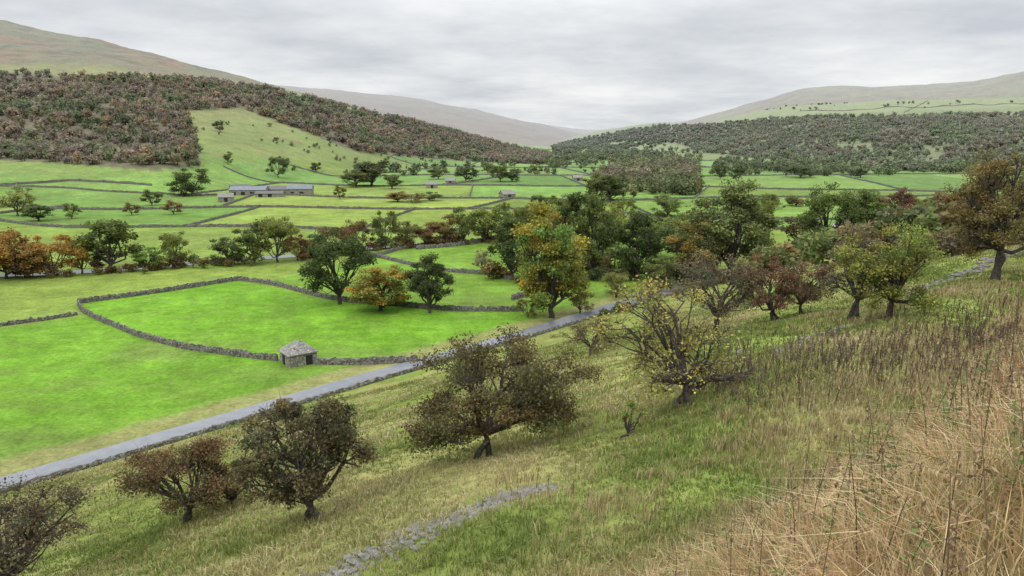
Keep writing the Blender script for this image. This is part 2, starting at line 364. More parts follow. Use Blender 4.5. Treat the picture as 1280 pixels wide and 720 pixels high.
# ------------------------------------------------------------------ buildings
def box_building(name,L,Wd,h,rh,x,y,rot,hip=False,openings=(),roofmat=None,wallmat=None):
    z=float(height(x,y))
    p=bpy.data.objects.new(name,None); scene.collection.objects.link(p); p.location=(x,y,z-.1); p.rotation_euler=(0,0,rot)
    a,b=L/2,Wd/2; wm=wallmat or M_BSTONE
    V=[(-a,-b,-.6),(a,-b,-.6),(a,b,-.6),(-a,b,-.6),(-a,-b,h),(a,-b,h),(a,b,h),(-a,b,h)]
    Q=[(0,1,5,4),(1,2,6,5),(2,3,7,6),(3,0,4,7)]; T=None
    if not hip:
        V+=[(-a,0,h+rh),(a,0,h+rh)]; T=[(7,4,8),(5,6,9)]
    obj('walls',build('walls',V,Q,T,None,[wm]),p)
    e=.28; t=.14; dz=-e*rh/b
    if hip:
        r=max(0.25,a-b+.15); lo_=[(-a-e,-b-e,h+dz),(a+e,-b-e,h+dz),(a+e,b+e,h+dz),(-a-e,b+e,h+dz)]; to=[(-r,0,h+rh),(r,0,h+rh)]
        V=[(vx,vy,vz+.02) for vx,vy,vz in lo_+to]+[(vx,vy,vz+t+.02) for vx,vy,vz in lo_+to]
        Q=[(6,7,11,10),(8,9,10,11),(0,1,7,6),(1,2,8,7),(2,3,9,8),(3,0,6,9)]; T=[(7,8,11),(9,6,10)]
    else:
        V=[];
        for o in (0.02,t+.02): V+=[(-a-e,-b-e,h+dz+o),(a+e,-b-e,h+dz+o),(a+e,0,h+rh+o),(-a-e,0,h+rh+o),(a+e,b+e,h+dz+o),(-a-e,b+e,h+dz+o)]
        Q=[(6,7,8,9),(9,8,10,11),(0,1,7,6),(5,11,10,4),(1,2,8,7),(2,4,10,8),(0,6,9,3),(3,9,11,5)]; T=None
    obj('roof',build('roof',V,Q,T,None,[roofmat or M_SLATE]),p)
    for nm,side,off,w_,hb,ht in openings:
        def bx(w2,z0,z1,d0,d1,mat,nm):
            if side in 'SN':
                sg=-1 if side=='S' else 1; ys=sorted((sg*(b+d0),sg*(b+d1))); xs_=(off-w2,off+w2); 
            else:
                sg=-1 if side=='W' else 1; xs_=sorted((sg*(a+d0),sg*(a+d1))); ys=(off-w2,off+w2)
            v=[(xx,yy,zz) for zz in (z0,z1) for yy in ys for xx in xs_]
            q=[(0,2,3,1),(4,5,7,6),(0,1,5,4),(2,6,7,3),(0,4,6,2),(1,3,7,5)]
            obj(nm,build(nm,v,q,None,None,[mat]),p)
        bx(w_/2,hb,ht,-.05,.012,M_DARK,nm)
        bx(w_/2+.2,ht,ht+.22,-.05,.06,M_ROCK,'lintel')
    return p
bx_,by_,bz_,bd_=survey(369,458)
box_building('field_barn',4.6,4.2,2.2,1.5,bx_,by_+2,math.radians(36),hip=True,openings=[('doorway','S',1.0,1.1,0,1.7),('doorway','W',.3,1.2,0,1.8)])
M_SHEET=mat_plain('sheet_roof',(.10,.115,.13),(.16,.175,.19),.5)
M_DSL=mat_plain('dark_slate',(.07,.07,.07),(.12,.12,.115),1.5)
for k,(px,py,L,Wd,h,rh,rot,rm) in enumerate([(312,243,22,11,3.2,1.9,.08,M_SHEET),(345,242,19,9,3.0,2.0,-.04,M_DSL),(376,243,15,8,3.8,2.4,.12,M_SHEET),(338,246,16,6,2.2,1.3,.05,M_DSL),(300,240,12,7,3,2,.5,M_DSL)]):
    x,y,z,d=survey(px,py); box_building('farm_barn' if k!=2 else 'farmhouse',L,Wd,h,rh,x,y,rot,roofmat=rm,openings=[('door','S',o,2.4,0,2.0) for o in np.arange(-L/2+3,L/2-2,5.5)])
for px,py,L,rot in [(283,252,8,.3),(540,235,8,.1),(634,248,8,.5),(563,230,7,0),(745,222,9,.3),(1010,215,9,0),(722,226,8,.1)]:
    x,y,z,d=survey(px,py); box_building('field_barn',L,6,2.8,2.0,x,y,rot,openings=[('doorway','S',0,1.8,0,2.3)])
# ------------------------------------------------------------------ trees
def tube(acc,P,R,k,col=(1,1,1),m=1):
    P=np.asarray(P,float); n=len(P); t=np.gradient(P,axis=0); t/=np.linalg.norm(t,axis=1)[:,None]+1e-9
    up=np.array([0.31,.22,.92]) if abs(t[0,2])<.9 else np.array([1,.1,0.]); u=np.cross(t,up); u/=np.linalg.norm(u,axis=1)[:,None]+1e-9; v=np.cross(t,u)
    a=np.arange(k)*2*math.pi/k; R=np.asarray(R)
    V=P[:,None]+R[:,None,None]*(np.cos(a)[None,:,None]*u[:,None]+np.sin(a)[None,:,None]*v[:,None])
    i=np.arange(n-1)[:,None]*k; j=np.arange(k)[None]; j2=(j+1)%k
    acc.add(V.reshape(-1,3),np.stack([i+j,i+j2,i+k+j2,i+k+j],-1).reshape(-1,4),col,m)
def leafquads(acc,P,size,g,cols,m=0,asp=.75):
    n=len(P); a=g.normal(size=(n,3)); a/=np.linalg.norm(a,axis=1)[:,None]; b=g.normal(size=(n,3)); b-=a*(a*b).sum(1)[:,None]; b/=np.linalg.norm(b,axis=1)[:,None]
    s=(size*g.uniform(.55,1.3,n))[:,None]; a=a*s*.5; b=b*s*.5*asp
    V=np.stack([P-a,P-b*.9+a*.1,P+a,P+b-a*.15],1).reshape(-1,3); q=np.arange(n*4).reshape(-1,4)
    acc.add(V,q,np.repeat(cols,4,axis=0),m)
def make_tree(seed,H=10,Wd=9,trunk=.25,ncl=40,leaves=5000,ls=.35,cr=1.3,lean=(0,0),rt=.3,twigs=5,base=.12,var=.3,cols=((1,1,1),(1.25,1.1,.8)),multi=1,skew=(0,0),flat=.6,nlobe=8,lobe=.5,twl=1.0):
    g=np.random.default_rng(seed); acc=Acc()
    cz=H*(base+1)/2; ch=H*(1-base)/2
    E=np.array([Wd/2,Wd/2,ch])
    L=[]
    for k in range(nlobe):
        z=-.6+1.55*((k+.5)/nlobe)+g.normal()*.1; z=np.clip(z,-.75,.95); a=k*2.4+seed+g.normal()*.45; rxy=math.sqrt(max(0,1-max(z,-.35)**2*.8))*g.uniform(.42,.74)
        L.append([math.cos(a)*rxy,math.sin(a)*rxy,z*.74])
    L=np.array(L)*E; L[:,2]+=cz
    ls_=g.uniform(.7,1.25,nlobe)*lobe
    grp=np.arange(ncl)%nlobe
    d=g.normal(size=(ncl,3)); d/=np.linalg.norm(d,axis=1)[:,None]
    cs=L[grp]+d*(g.uniform(.3,1,ncl)**.6*ls_[grp])[:,None]*E*np.array([1,1,.8])
    cs[:,2]=np.clip(cs[:,2],H*base+cr*.2,H-cr*.3)
    cs[:,0]+=skew[0]*(cs[:,2]/H); cs[:,1]+=skew[1]*(cs[:,2]/H)
    fh=H*trunk
    fork=np.array([lean[0]*.6,lean[1]*.6,fh])
    for mt in range(multi):
        o=g.normal(size=3)*.25*(mt>0); o[2]=0
        P=[np.array([0,0,-.5])+o*2,np.array([lean[0]*.15,lean[1]*.15,fh*.35])+o,fork*[.7,.7,.72]+g.normal(size=3)*.012*H,fork]
        tube(acc,P,np.array([rt*1.35,rt,rt*.85,rt*.7])/(multi**.4),9)
    for gi in range(nlobe):
        idx=np.where(grp==gi)[0]
        if len(idx)==0: continue
        cen=cs[idx].mean(0); mid=fork+(cen-fork)*.75; k1=fork+(mid-fork)*.5+g.normal(size=3)*.035*H; k1[2]=max(k1[2],fh*.7)
        tube(acc,[fork,k1,mid],[rt*.6,rt*.45,rt*.3],6)
        for c in idx:
            e=cs[c]; st=mid if g.random()<.65 else k1
            m1=st+(e-st)*.4+g.normal(size=3)*.035*H; m2=st+(e-st)*.75+g.normal(size=3)*.03*H
            tube(acc,[st,m1,m2,e],[rt*.25,rt*.17,rt*.11,rt*.06],5)
            for t in range(twigs):
                d=g.normal(size=3); d[2]=abs(d[2])*.6+.0; d/=np.linalg.norm(d); s0=m2+(e-m2)*g.random(); LL=cr*g.uniform(.6,1.35)*twl
                tube(acc,[s0,s0+d*LL*.5+g.normal(size=3)*.12*LL,s0+d*LL+g.normal(size=3)*.15*LL],[rt*.06,rt*.04,rt*.018],3)
    w=g.uniform(.3,1.6,ncl); w/=w.sum(); ci=g.choice(ncl,leaves,p=w)
    d=g.normal(size=(leaves,3)); d/=np.linalg.norm(d,axis=1)[:,None]; r=g.uniform(.05,1,leaves)**.6
    crs=cr*g.uniform(.6,1.35,ncl)
    P=cs[ci]+d*(r*crs[ci])[:,None]*np.array([1,1,flat])+g.normal(size=(leaves,3))*cr*.16
    P[:,2]=np.maximum(P[:,2],H*base*.5+g.random(leaves)*.03*H)
    f=g.random((ncl,1)); cc=np.array(cols[0])*(1-f)+np.array(cols[1])*f; cc=cc*g.uniform(1-var,1+var,(ncl,1))
    col=cc[ci]*g.uniform(.65,1.35,(leaves,1))
    leafquads(acc,P,ls,g,col,0)
    return acc.mesh('tree_mesh',[M_LEAF,M_BARK])
LF=1.35
def place(name,me,px,py,hpx,wpx,H0,W0,color,rot=None,dz=0):
    x,y,z,d=survey(px,py); h=hpx/FPX*d*1.02; w=wpx/FPX*d*1.02
    o=obj(name,me,None,(x,y,z+dz-.02*h),RNG.uniform(0,6.28) if rot is None else rot,(w/W0,w/W0,h/H0),tuple(np.array(color)*LF)); return o
def haw(px,py,hpx,wpx,color,seed,leaves=11000,ls=.12,ncl=60,rot=0,name='hawthorn_tree',skew=(0,0),lean=(0,0),twigs=6,trunk=.2,base=.06,cols=((.85,1.1,.95),(1.3,1.1,.95)),flat=.6,nlobe=10,lobe=.42,cr=.095,twl=1.2,var=.3):
    x,y,z,d=survey(px,py); h=hpx/FPX*d*1.02; w=wpx/FPX*d*1.06
    me=make_tree(seed,h,w,trunk,ncl,leaves,ls*(h/5)**.5,cr=cr*w,rt=.034*h,lean=lean,skew=skew,twigs=twigs,base=base,cols=cols,multi=2,flat=flat,nlobe=nlobe,lobe=lobe,twl=twl,var=var)
    return obj(name,me,None,(x,y,z-.05),0,(1,1,1),tuple(np.array(color)*1.3))
haw(237,652,118,138,(.095,.064,.032),11,13000,skew=(-.6,0),ncl=85)
haw(290,630,66,72,(.08,.07,.036),12,4500,name='hawthorn_bush',ncl=30,base=.02,trunk=.1)
haw(384,650,178,168,(.076,.066,.034),41,13500,ncl=120,twigs=12,skew=(.3,0),lean=(.3,0),nlobe=15,lobe=.34,base=.05,cr=.08,trunk=.16)
haw(612,570,150,222,(.078,.066,.028),14,25000,ncl=140,twigs=8,skew=(.3,0),lean=(-.3,0),base=.0,nlobe=16,lobe=.36,cr=.085)
haw(18,748,160,205,(.08,.066,.038),15,5500,ncl=75,twigs=14,nlobe=12)
haw(850,508,158,178,(.24,.205,.06),16,5200,ncl=80,twigs=14,name='yellow_hawthorn_tree',skew=(-1.2,0),lean=(.4,0),base=.0,lobe=.4,nlobe=13,cols=((.8,1,1),(1.2,1.1,.9)))
haw(895,415,104,120,(.10,.085,.05),17,5500,ncl=60,twigs=16)
haw(965,402,82,84,(.095,.054,.034),18,8500,skew=(-.6,0))
haw(1000,394,72,88,(.09,.056,.034),19,8500,skew=(.5,0))
haw(1112,400,128,132,(.14,.15,.04),20,16000,ncl=90,base=.0,name='goat_willow_tree',nlobe=14)
haw(1070,398,125,82,(.12,.10,.07),21,2600,ncl=60,twigs=18)
haw(1245,350,158,125,(.11,.088,.036),22,14000,ncl=90,skew=(-.5,0),base=.08,trunk=.24,nlobe=13)
haw(1300,345,125,130,(.10,.10,.035),23,8000)
haw(738,444,50,75,(.075,.055,.03),24,5000,base=.0)
haw(785,545,55,45,(.15,.17,.045),25,1400,name='young_hawthorn_bush',ncl=20,base=.02,trunk=.1)
haw(1125,280,46,46,(.08,.04,.03),26,5000,ls=.3,base=.03)
# valley trees
VAR=[(make_tree(100+i,12,w,.14,ncl,lv,.44,cr=cr,rt=.3,twigs=4,base=b,nlobe=nl,lobe=.42),12,w) for i,(w,ncl,lv,cr,b,nl) in enumerate([(11,50,5600,1.3,.0,9),(9,44,4800,1.2,.0,7),(13,60,6000,1.4,.0,11),(8,40,4400,1.15,.0,8),(10,44,2600,1.2,.02,8),(12,50,5200,1.3,.02,7)])]
big=[(make_tree(200+i,20,w,.12,ncl,lv,.48,cr=cr,rt=.5,twigs=4,base=b,cols=cl,nlobe=nl,lobe=.42),20,w) for i,(w,ncl,lv,cr,b,cl,nl) in enumerate([(15,110,18000,1.7,.0,((.5,.95,1.1),(1.3,1.05,.75)),14),(13,80,13500,1.5,.0,((1,1,1),(1.2,1.15,.9)),12),(18,80,13500,1.8,.02,((1,1,1),(1.15,1.2,.9)),11)])]
DG=(.045,.065,.022);MG=(.075,.10,.03);LG=(.11,.14,.038);YG=(.16,.15,.04);OR=(.19,.12,.035);RB=(.11,.068,.035);GD=(.155,.145,.03)
def T(px,py,h,w,c,v=None,b=None,name='broadleaf_tree'):
    if b is not None: m=big[b]
    else: m=VAR[[0,1,2,3,5][RNG.integers(0,5)] if v is None else v]
    c=np.array(c)*RNG.uniform(.88,1.12)
    place(name,m[0],px,py,h,w,m[1],m[2],c)
T(690,397,138,104,GD,b=0,name='golden_sycamore_tree')
T(640,350,84,55,DG,b=1); T(742,348,112,62,MG,b=1); T(797,350,90,62,DG,b=1); T(425,380,100,94,(.04,.058,.02),b=2,name='oak_tree')
T(476,388,56,80,(.20,.15,.032),b=0,name='field_maple_tree'); T(537,391,80,58,(.045,.062,.022),b=1)
T(604,342,32,28,(.13,.12,.08),v=4); T(770,372,34,50,(.11,.12,.04)); T(725,392,36,44,(.12,.12,.04)); T(660,396,26,36,(.10,.11,.035)); T(860,354,78,68,(.15,.12,.038),b=0); T(825,364,44,46,MG)
T(912,348,130,100,(.085,.105,.038),b=1); T(875,338,84,66,(.1,.11,.04)); T(945,325,84,62,LG); T(1035,318,94,82,MG,b=2); T(1078,308,75,66,(.08,.115,.035),b=1); T(1000,322,55,60,(.1,.085,.045))
T(1160,305,60,70,RB); T(1195,300,65,65,(.11,.08,.035)); T(1240,285,85,80,(.10,.08,.035)); T(1275,290,75,75,(.09,.09,.04),b=2); T(1150,330,40,60,(.12,.09,.05))
for px,py,h,w,c in [(8,348,60,66,OR),(36,347,50,50,(.17,.11,.035)),(66,345,54,56,OR),(103,342,46,46,(.17,.115,.03)),(140,339,66,68,MG),(186,337,26,36,(.085,.15,.03)),(218,335,44,44,LG),(288,331,32,44,DG),(318,329,52,50,MG),(347,328,56,52,(.1,.12,.035)),(372,326,34,34,RB),
 (-25,350,60,70,OR),(395,322,30,34,DG),(418,318,34,40,RB),(446,314,38,40,(.10,.07,.035)),(482,311,50,32,MG),(508,309,34,38,(.10,.11,.04)),(532,307,26,34,RB),(556,306,34,36,(.12,.09,.035)),(580,305,42,32,MG),(606,303,44,42,LG),(632,302,34,36,MG),(655,300,42,38,LG),(668,332,72,42,MG),(700,292,46,42,MG),(725,292,54,44,DG),(755,307,52,52,LG),
 (760,332,60,42,MG),(820,322,44,50,MG),(850,304,34,52,LG),(600,283,20,20,DG),(630,272,20,20,MG),(672,262,18,20,DG),(688,262,18,22,MG),(712,268,26,30,MG),(660,285,26,26,(.11,.10,.04)),(780,275,26,34,LG),(835,272,26,40,MG),
 (22,270,34,40,(.14,.165,.06)),(48,276,20,32,DG),(90,273,20,20,MG),(165,269,16,18,(.13,.10,.05)),(190,257,20,22,MG),(217,268,18,20,(.14,.10,.05)),(240,245,36,46,DG),(228,246,20,26,DG),(348,222,26,24,DG),(425,249,18,14,(.12,.12,.04)),(465,233,32,46,(.06,.072,.032)),(445,234,20,34,MG),(490,236,18,24,MG),(497,252,12,30,RB),(515,253,12,34,(.1,.09,.035)),(537,251,10,28,MG),(582,227,20,28,DG),(548,224,16,26,MG),(625,227,20,30,MG),(640,227,14,24,DG),(672,218,12,14,MG),(610,216,12,18,MG),
 (762,253,34,40,DG),(745,251,34,32,MG),(900,224,18,20,DG),(923,226,20,18,DG),(1075,222,12,18,DG),(960,262,20,24,MG),(925,270,30,40,LG),(1000,222,14,40,DG),(285,205,14,12,MG),(275,165,14,14,DG),(395,215,12,14,DG)]:
    T(px,py,h*1.08,w*1.15,c)
# ------------------------------------------------------------------ woodland and shrub masses
def templates(n,size,seed0,cnt=6,vr=.25):
    out=[]
    for k in range(cnt):
        g=np.random.default_rng(seed0+k); nl=5; L=g.normal(size=(nl,3)); L/=np.linalg.norm(L,axis=1)[:,None]; L=L*[.27,.27,.2]
        d=g.normal(size=(n,3)); d/=np.linalg.norm(d,axis=1)[:,None]; P=L[g.integers(0,nl,n)]+d*(g.uniform(.1,1,n)**.5)[:,None]*[.28,.28,.26]; P[:,2]+=.5
        acc=Acc(); leafquads(acc,P,size,g,g.uniform(1-vr,1+vr,(n,1))*np.ones((1,3)),0,.9)
        tube(acc,[(0,0,-.1),(0.03,0,.45)],[.03,.02],3,(.6,.55,.5),0)
        out.append((np.concatenate(acc.V),np.concatenate(acc.Q),np.concatenate(acc.C)))
    return out
TM=templates(115,.185,300); TF=templates(46,.32,320); TN=templates(420,.115,340,vr=.35)
def mass(name,x,y,h,w,col,TT,seed,lean=0):
    g=np.random.default_rng(seed+99); z=height(x,y)-.05*h; m=len(x); tv=g.integers(0,len(TT),m); Vs=[];Qs=[];Cs=[];o=0
    for t in range(len(TT)):
        V,Qd,Cc=TT[t]; i=np.where(tv==t)[0]
        if len(i)==0: continue
        a=g.uniform(0,6.28,len(i)); ca,sa=np.cos(a)[:,None],np.sin(a)[:,None]
        xx=(V[None,:,0]*ca-V[None,:,1]*sa)*w[i][:,None]+x[i][:,None]; yy=(V[None,:,0]*sa+V[None,:,1]*ca)*w[i][:,None]+y[i][:,None]; zz=V[None,:,2]*h[i][:,None]+z[i][:,None]
        Vs.append(np.stack([xx,yy,zz],-1).reshape(-1,3)); Cs.append((Cc[None]*col[i][:,None]).reshape(-1,3))
        Qs.append((Qd[None]+(np.arange(len(i))*len(V))[:,None,None]).reshape(-1,4)+o); o+=len(i)*len(V)
    obj(name,build(name,np.concatenate(Vs),np.concatenate(Qs),None,np.concatenate(Cs),[M_LEAF]),color=(1,1,1))
def woodland(name,poly,ymin,ymax,n,hm,pal,seed,gap=0.0,gs=60,bmin=-.85,bmax=.85,wr=(.85,1.3),TT=None,gain=1.7,cs=45):
    g=np.random.default_rng(seed); Yc=np.sqrt(g.uniform(ymin**2,ymax**2,n)); b=g.uniform(bmin,bmax,n); x=b*Yc; z=height(x,Yc)
    px,py,f=project(x,Yc,z); k=inpoly(px,py,poly)
    k&=(fbm(x/gs,Yc/gs,seed)*.5+.5+g.uniform(-.12,.12,n))>gap
    x=x[k];y=Yc[k];m=len(x)
    h=g.uniform(hm[0],hm[1],m)*g.choice([.7,1,1,1.15],m); w=h*g.uniform(*wr,m); pal=np.array(pal)*gain; mix=fbm(x/cs,y/cs,seed+5)*1.1+.5+g.uniform(-.3,.3,m)
    ci=np.clip((mix*len(pal)).astype(int),0,len(pal)-1); col=pal[ci]*g.uniform(.8,1.2,(m,1))*(1+.3*fbm(x/90,y/90,seed+8))[:,None]
    mass(name,x,y,h,w,col,TT or TM,seed)
def shrubs(name,line,n,spread,hm,pal,seed,gain=1.4,gap=.3):
    P=resample([survey(*p)[:2] for p in line],1.0); g=np.random.default_rng(seed); i=g.integers(0,len(P),n); nn=normals(P)
    xy=P[i]+nn[i]*(g.normal(size=n)*spread)[:,None]; k=(fbm(xy[:,0]/14,xy[:,1]/14,seed)*.5+.5)>gap; k&=np.abs(sdist(xy[:,0],xy[:,1]))>3.5; xy=xy[k]; m=len(xy)
    h=g.uniform(*hm,m)*g.choice([.5,.8,1,1.2],m); pal=np.array(pal)*gain; ci=np.clip(((fbm(xy[:,0]/10,xy[:,1]/10,seed+2)*.7+.5+g.uniform(-.25,.25,m))*len(pal)).astype(int),0,len(pal)-1)
    mass(name,xy[:,0],xy[:,1],h,h*g.uniform(.9,1.6,m),pal[ci]*g.uniform(.75,1.25,(m,1)),TN,seed)
BW=[(.06,.075,.032),(.08,.085,.045),(.10,.085,.06),(.095,.076,.062),(.115,.088,.066),(.13,.088,.05),(.10,.09,.05),(.075,.085,.038),(.06,.07,.035)]
woodland('woodland',WOODA,520,1650,30000,(7,12),BW,61,.10,gain=1.75,cs=60)
CWP=[(.075,.095,.05),(.09,.10,.06),(.10,.105,.075),(.115,.11,.08),(.09,.095,.06),(.105,.09,.065)]
woodland('hillside_woodland',WOODC,640,1500,17000,(5,10),CWP,62,.33,40,bmin=0,bmax=.85,gain=1.8)
woodland('hillside_woodland',WOODC,1500,3100,26000,(7,12),CWP,69,.25,70,bmin=0,bmax=.85,TT=TF,gain=1.6)
woodland('scrub_trees',[(230,150),(300,145),(400,172),(520,197),(600,203),(600,206),(420,216),(300,215),(240,200)],450,1150,7000,(2.5,5.5),[(.06,.075,.03),(.08,.09,.035),(.1,.08,.04)],63,.68,40)
woodland('tree_belt',[(735,246),(770,248),(830,248),(875,243),(870,205),(800,202),(770,212),(745,225)],400,1300,9000,(6,12),[(.065,.08,.035),(.08,.1,.04),(.1,.115,.05),(.10,.085,.04),(.085,.075,.05)],64,.45,40,.02,.3,gain=1.5)
woodland('hedgerow_trees',[(430,228),(700,220),(760,214),(880,205),(880,190),(800,188),(700,196),(640,204),(560,208),(450,213)],600,2300,6500,(6,12),[(.05,.065,.03),(.07,.09,.035),(.09,.09,.04)],65,.55,30,-.3,.3)
woodland('valley_copse',[(885,222),(1050,221),(1290,216),(1290,205),(1100,206),(900,200)],600,1200,3500,(6,11),[(.06,.07,.035),(.07,.09,.04),(.08,.1,.045)],66,.5,35,.2,.75)
woodland('valley_head_trees',[(690,205),(840,200),(840,180),(760,172),(690,185)],1000,3000,9000,(7,12),[(.055,.07,.035),(.07,.085,.04)],67,.52,60,0,.3,TT=TF)
woodland('moor_edge_trees',[(880,140),(1290,134),(1290,127),(1000,130)],1500,2300,1500,(5,8),[(.07,.085,.05)],68,.62,50,.2,.75,TT=TF)
SP_=[(.06,.075,.03),(.09,.11,.035),(.12,.09,.035),(.10,.065,.035),(.075,.09,.03),(.13,.12,.045)]
shrubs('riverside_shrubs',[(-160,356),(0,348),(90,345),(180,338),(300,330),(380,323),(470,313),(560,306),(700,298)],170,2.0,(2,5),SP_,501,gap=.4)
shrubs('hedge_shrubs',[(640,352),(700,340),(760,345),(840,345),(900,345)],90,5,(2.5,6),SP_,502)
shrubs('hedge_shrubs',[(560,292),(640,286),(740,282),(830,290)],90,7,(2.5,7),SP_,506,gap=.4)
shrubs('hedge_shrubs',[(880,262),(960,258),(1060,256),(1200,262)],80,6,(3,7),SP_,507,gap=.4)
shrubs('slope_foot_shrubs',[(850,345),(930,345),(1000,325),(1080,315),(1160,305),(1230,290),(1300,285)],200,9,(3,7.5),SP_,503,gap=.25)
shrubs('slope_foot_shrubs',[(760,395),(840,372),(900,352)],45,2.5,(1.5,3.5),SP_,504)
shrubs('slope_scrub',[(1130,330),(1200,315),(1290,300)],45,5,(2,4),[(.12,.08,.045),(.1,.08,.05),(.11,.10,.045)],505,gap=.2)
# ------------------------------------------------------------------ grass
def blades(name,x,y,nb,hgt,wid,spread,colf,seed,lean=.45):
    g=np.random.default_rng(seed); n=len(x); X=np.repeat(x,nb); Yy=np.repeat(y,nb); m=len(X)
    sp=np.repeat(spread,nb); a=g.uniform(0,6.28,m); rr_=g.random(m)*sp; X=X+np.cos(a)*rr_; Yy=Yy+np.sin(a)*rr_; Zz=height(X,Yy)-.02
    h=np.repeat(hgt,nb)*g.uniform(.5,1.25,m); w=np.repeat(wid,nb)*g.uniform(.6,1.3,m)
    la=a+g.normal(size=m)*.6; l=h*np.abs(g.normal(size=m))*lean; dx=np.cos(la)*l; dy=np.sin(la)*l-.0
    fa=g.uniform(0,6.28,m); wx=np.cos(fa)*w*.5; wy=np.sin(fa)*w*.5
    B=np.stack([X,Yy,Zz],1); Md=B+np.stack([dx*.3,dy*.3,h*.6],1); Tp=B+np.stack([dx,dy,h*np.clip(1-.25*(l/h)**2,.4,1)],1); Wv=np.stack([wx,wy,0*wx],1)
    V=np.stack([B-Wv,B+Wv,Md-Wv*.8,Md+Wv*.8,Tp],1).reshape(-1,3); k=np.arange(m)[:,None]*5
    col=colf(np.repeat(x,nb),np.repeat(y,nb),g,m)
    me=build(name,V,k+np.array([[0,1,3,2]]),k+np.array([[2,3,4]]),np.repeat(col,5,axis=0),[M_GRASS]); return obj(name,me,color=(1,1,1))
def sample(n,r0,r1,seed,p=1.0):
    g=np.random.default_rng(seed); b=g.uniform(-.84,.84,n); r=(g.uniform(r0**p,r1**p,n))**(1/p); a=np.arctan(b); return r*np.sin(a),r*np.cos(a),g
def pick(pal,t):
    pal=np.array(pal); return pal[np.clip((t*len(pal)).astype(int),0,len(pal)-1)]
x,y,g=sample(56000,5,95,71,.75); s=sdist(x,y); k=(s>5)&(s<90)&((fbm(x/3,y/3,79)*.5+.5)>.2); x,y=x[k],y[k]; r=np.hypot(x,y)
def gc(x,y,g,m):
    t=fbm(x/6,y/6,51)*.8+.5+g.uniform(-.33,.33,m)
    c=pick([(.11,.155,.035),(.14,.185,.045),(.175,.205,.055),(.23,.22,.08),(.32,.28,.13),(.40,.34,.19)],t); return c*g.uniform(.75,1.2,(m,1))
hn=ss(fbm(x/5,y/5,77)*1.5+.5)
blades('grass',x,y,7,.11+.24*hn,.012+.0011*r,.12+.006*r,gc,72,.7)
def bc(x,y,g,m):
    t=fbm(x/1.8,y/1.8,81)*.7+.5+g.uniform(-.35,.35,m)
    return pick([(.20,.19,.07),(.30,.21,.095),(.38,.25,.12),(.45,.32,.17),(.52,.40,.23),(.60,.49,.31),(.36,.21,.11),(.27,.15,.075)],t)*g.uniform(.75,1.2,(m,1))
x,y,g=sample(27000,2.0,62,73,.8); s=sdist(x,y); g1=fbm(x/7,y/7,51); k=(s+g1*4+g.normal(size=len(s))*1.6>83.4); x,y=x[k],y[k]; r=np.hypot(x,y)
blades('dry_grass',x,y,15,.22+.28*ss(fbm(x/2.2,y/2.2,83)*1.5+.4),.0045+.0009*r,.2+.005*r,bc,74,.85)
# tall dry tufts spreading down across the right-hand slope
x,y,g=sample(30000,8,60,78,.9); s=sdist(x,y); k=(s>66)&(s<85)&(x>-1)&((fbm(x/3.2,y/3.2,89)*.6+.5+(s-78)*.03+g.normal(size=len(s))*.12)>.55); x,y=x[k],y[k]; r=np.hypot(x,y)
def tc_(x,y,g,m): return pick([(.22,.20,.08),(.31,.26,.12),(.38,.30,.16),(.45,.37,.22),(.24,.16,.085)],g.random(m))*g.uniform(.7,1.15,(m,1))
blades('tall_dry_grass',x,y,8,np.full(len(x),.42),.005+.0009*r,.14+.005*r,tc_,79,.4)
def fronds(name,x,y,seed,pal,L=(.45,.85)):
    g=np.random.default_rng(seed); acc=Acc(); Z=height(x,y); K=30
    for i in range(len(x)):
        l=g.uniform(*L); a=g.uniform(0,6.28); dr=np.array([math.cos(a),math.sin(a),0]); sd_=np.array([-dr[1],dr[0],0]); up=np.array([0,0,1.])
        p0=np.array([x[i],y[i],Z[i]-.03]); bend=g.uniform(.35,1.0)
        t=np.linspace(0,1,K)[:,None]; P=p0+dr*(t**1.4)*l*.8*bend+up*(t*l*.85-(t**2.4)*l*.5*bend)
        c=np.array(pal[g.integers(0,len(pal))])*g.uniform(.7,1.2); tube(acc,P[::7],np.linspace(.005,.0015,len(P[::7])),3,c*.7,0)
        k=np.arange(9,K); m=len(k); s=(1-(k-9)/(K-8.5))[:,None]*l*.2*g.uniform(.6,1.1,(m,1)); V=[];tan=np.gradient(P,axis=0); tan/=np.linalg.norm(tan,axis=1)[:,None]
        for sg in (-1,1):
            tip=P[k]+sd_*sg*s+tan[k]*s*.35-up*s*g.uniform(.0,.9,(m,1)); wv=tan[k]*(.003+.035*s)
            mid=(P[k]*.6+tip*.4)+up*s*.08; V.append(np.stack([P[k]-wv*.5,mid-wv,tip,mid+wv],1))
        V=np.concatenate(V).reshape(-1,3); acc.add(V,np.arange(len(V)).reshape(-1,4),np.repeat(c*g.uniform(.7,1.25,(2*m,1)),4,axis=0),0)
    return obj(name,acc.mesh(name,[M_GRASS]),color=(1,1,1))
x,y,g=sample(1500,3.6,24,76,.9); k=(sdist(x,y)+fbm(x/3,y/3,87)*4>84.8); fronds('bracken',x[k],y[k],77,[(.28,.17,.085),(.36,.24,.125),(.22,.13,.065),(.42,.31,.175),(.20,.19,.07)])
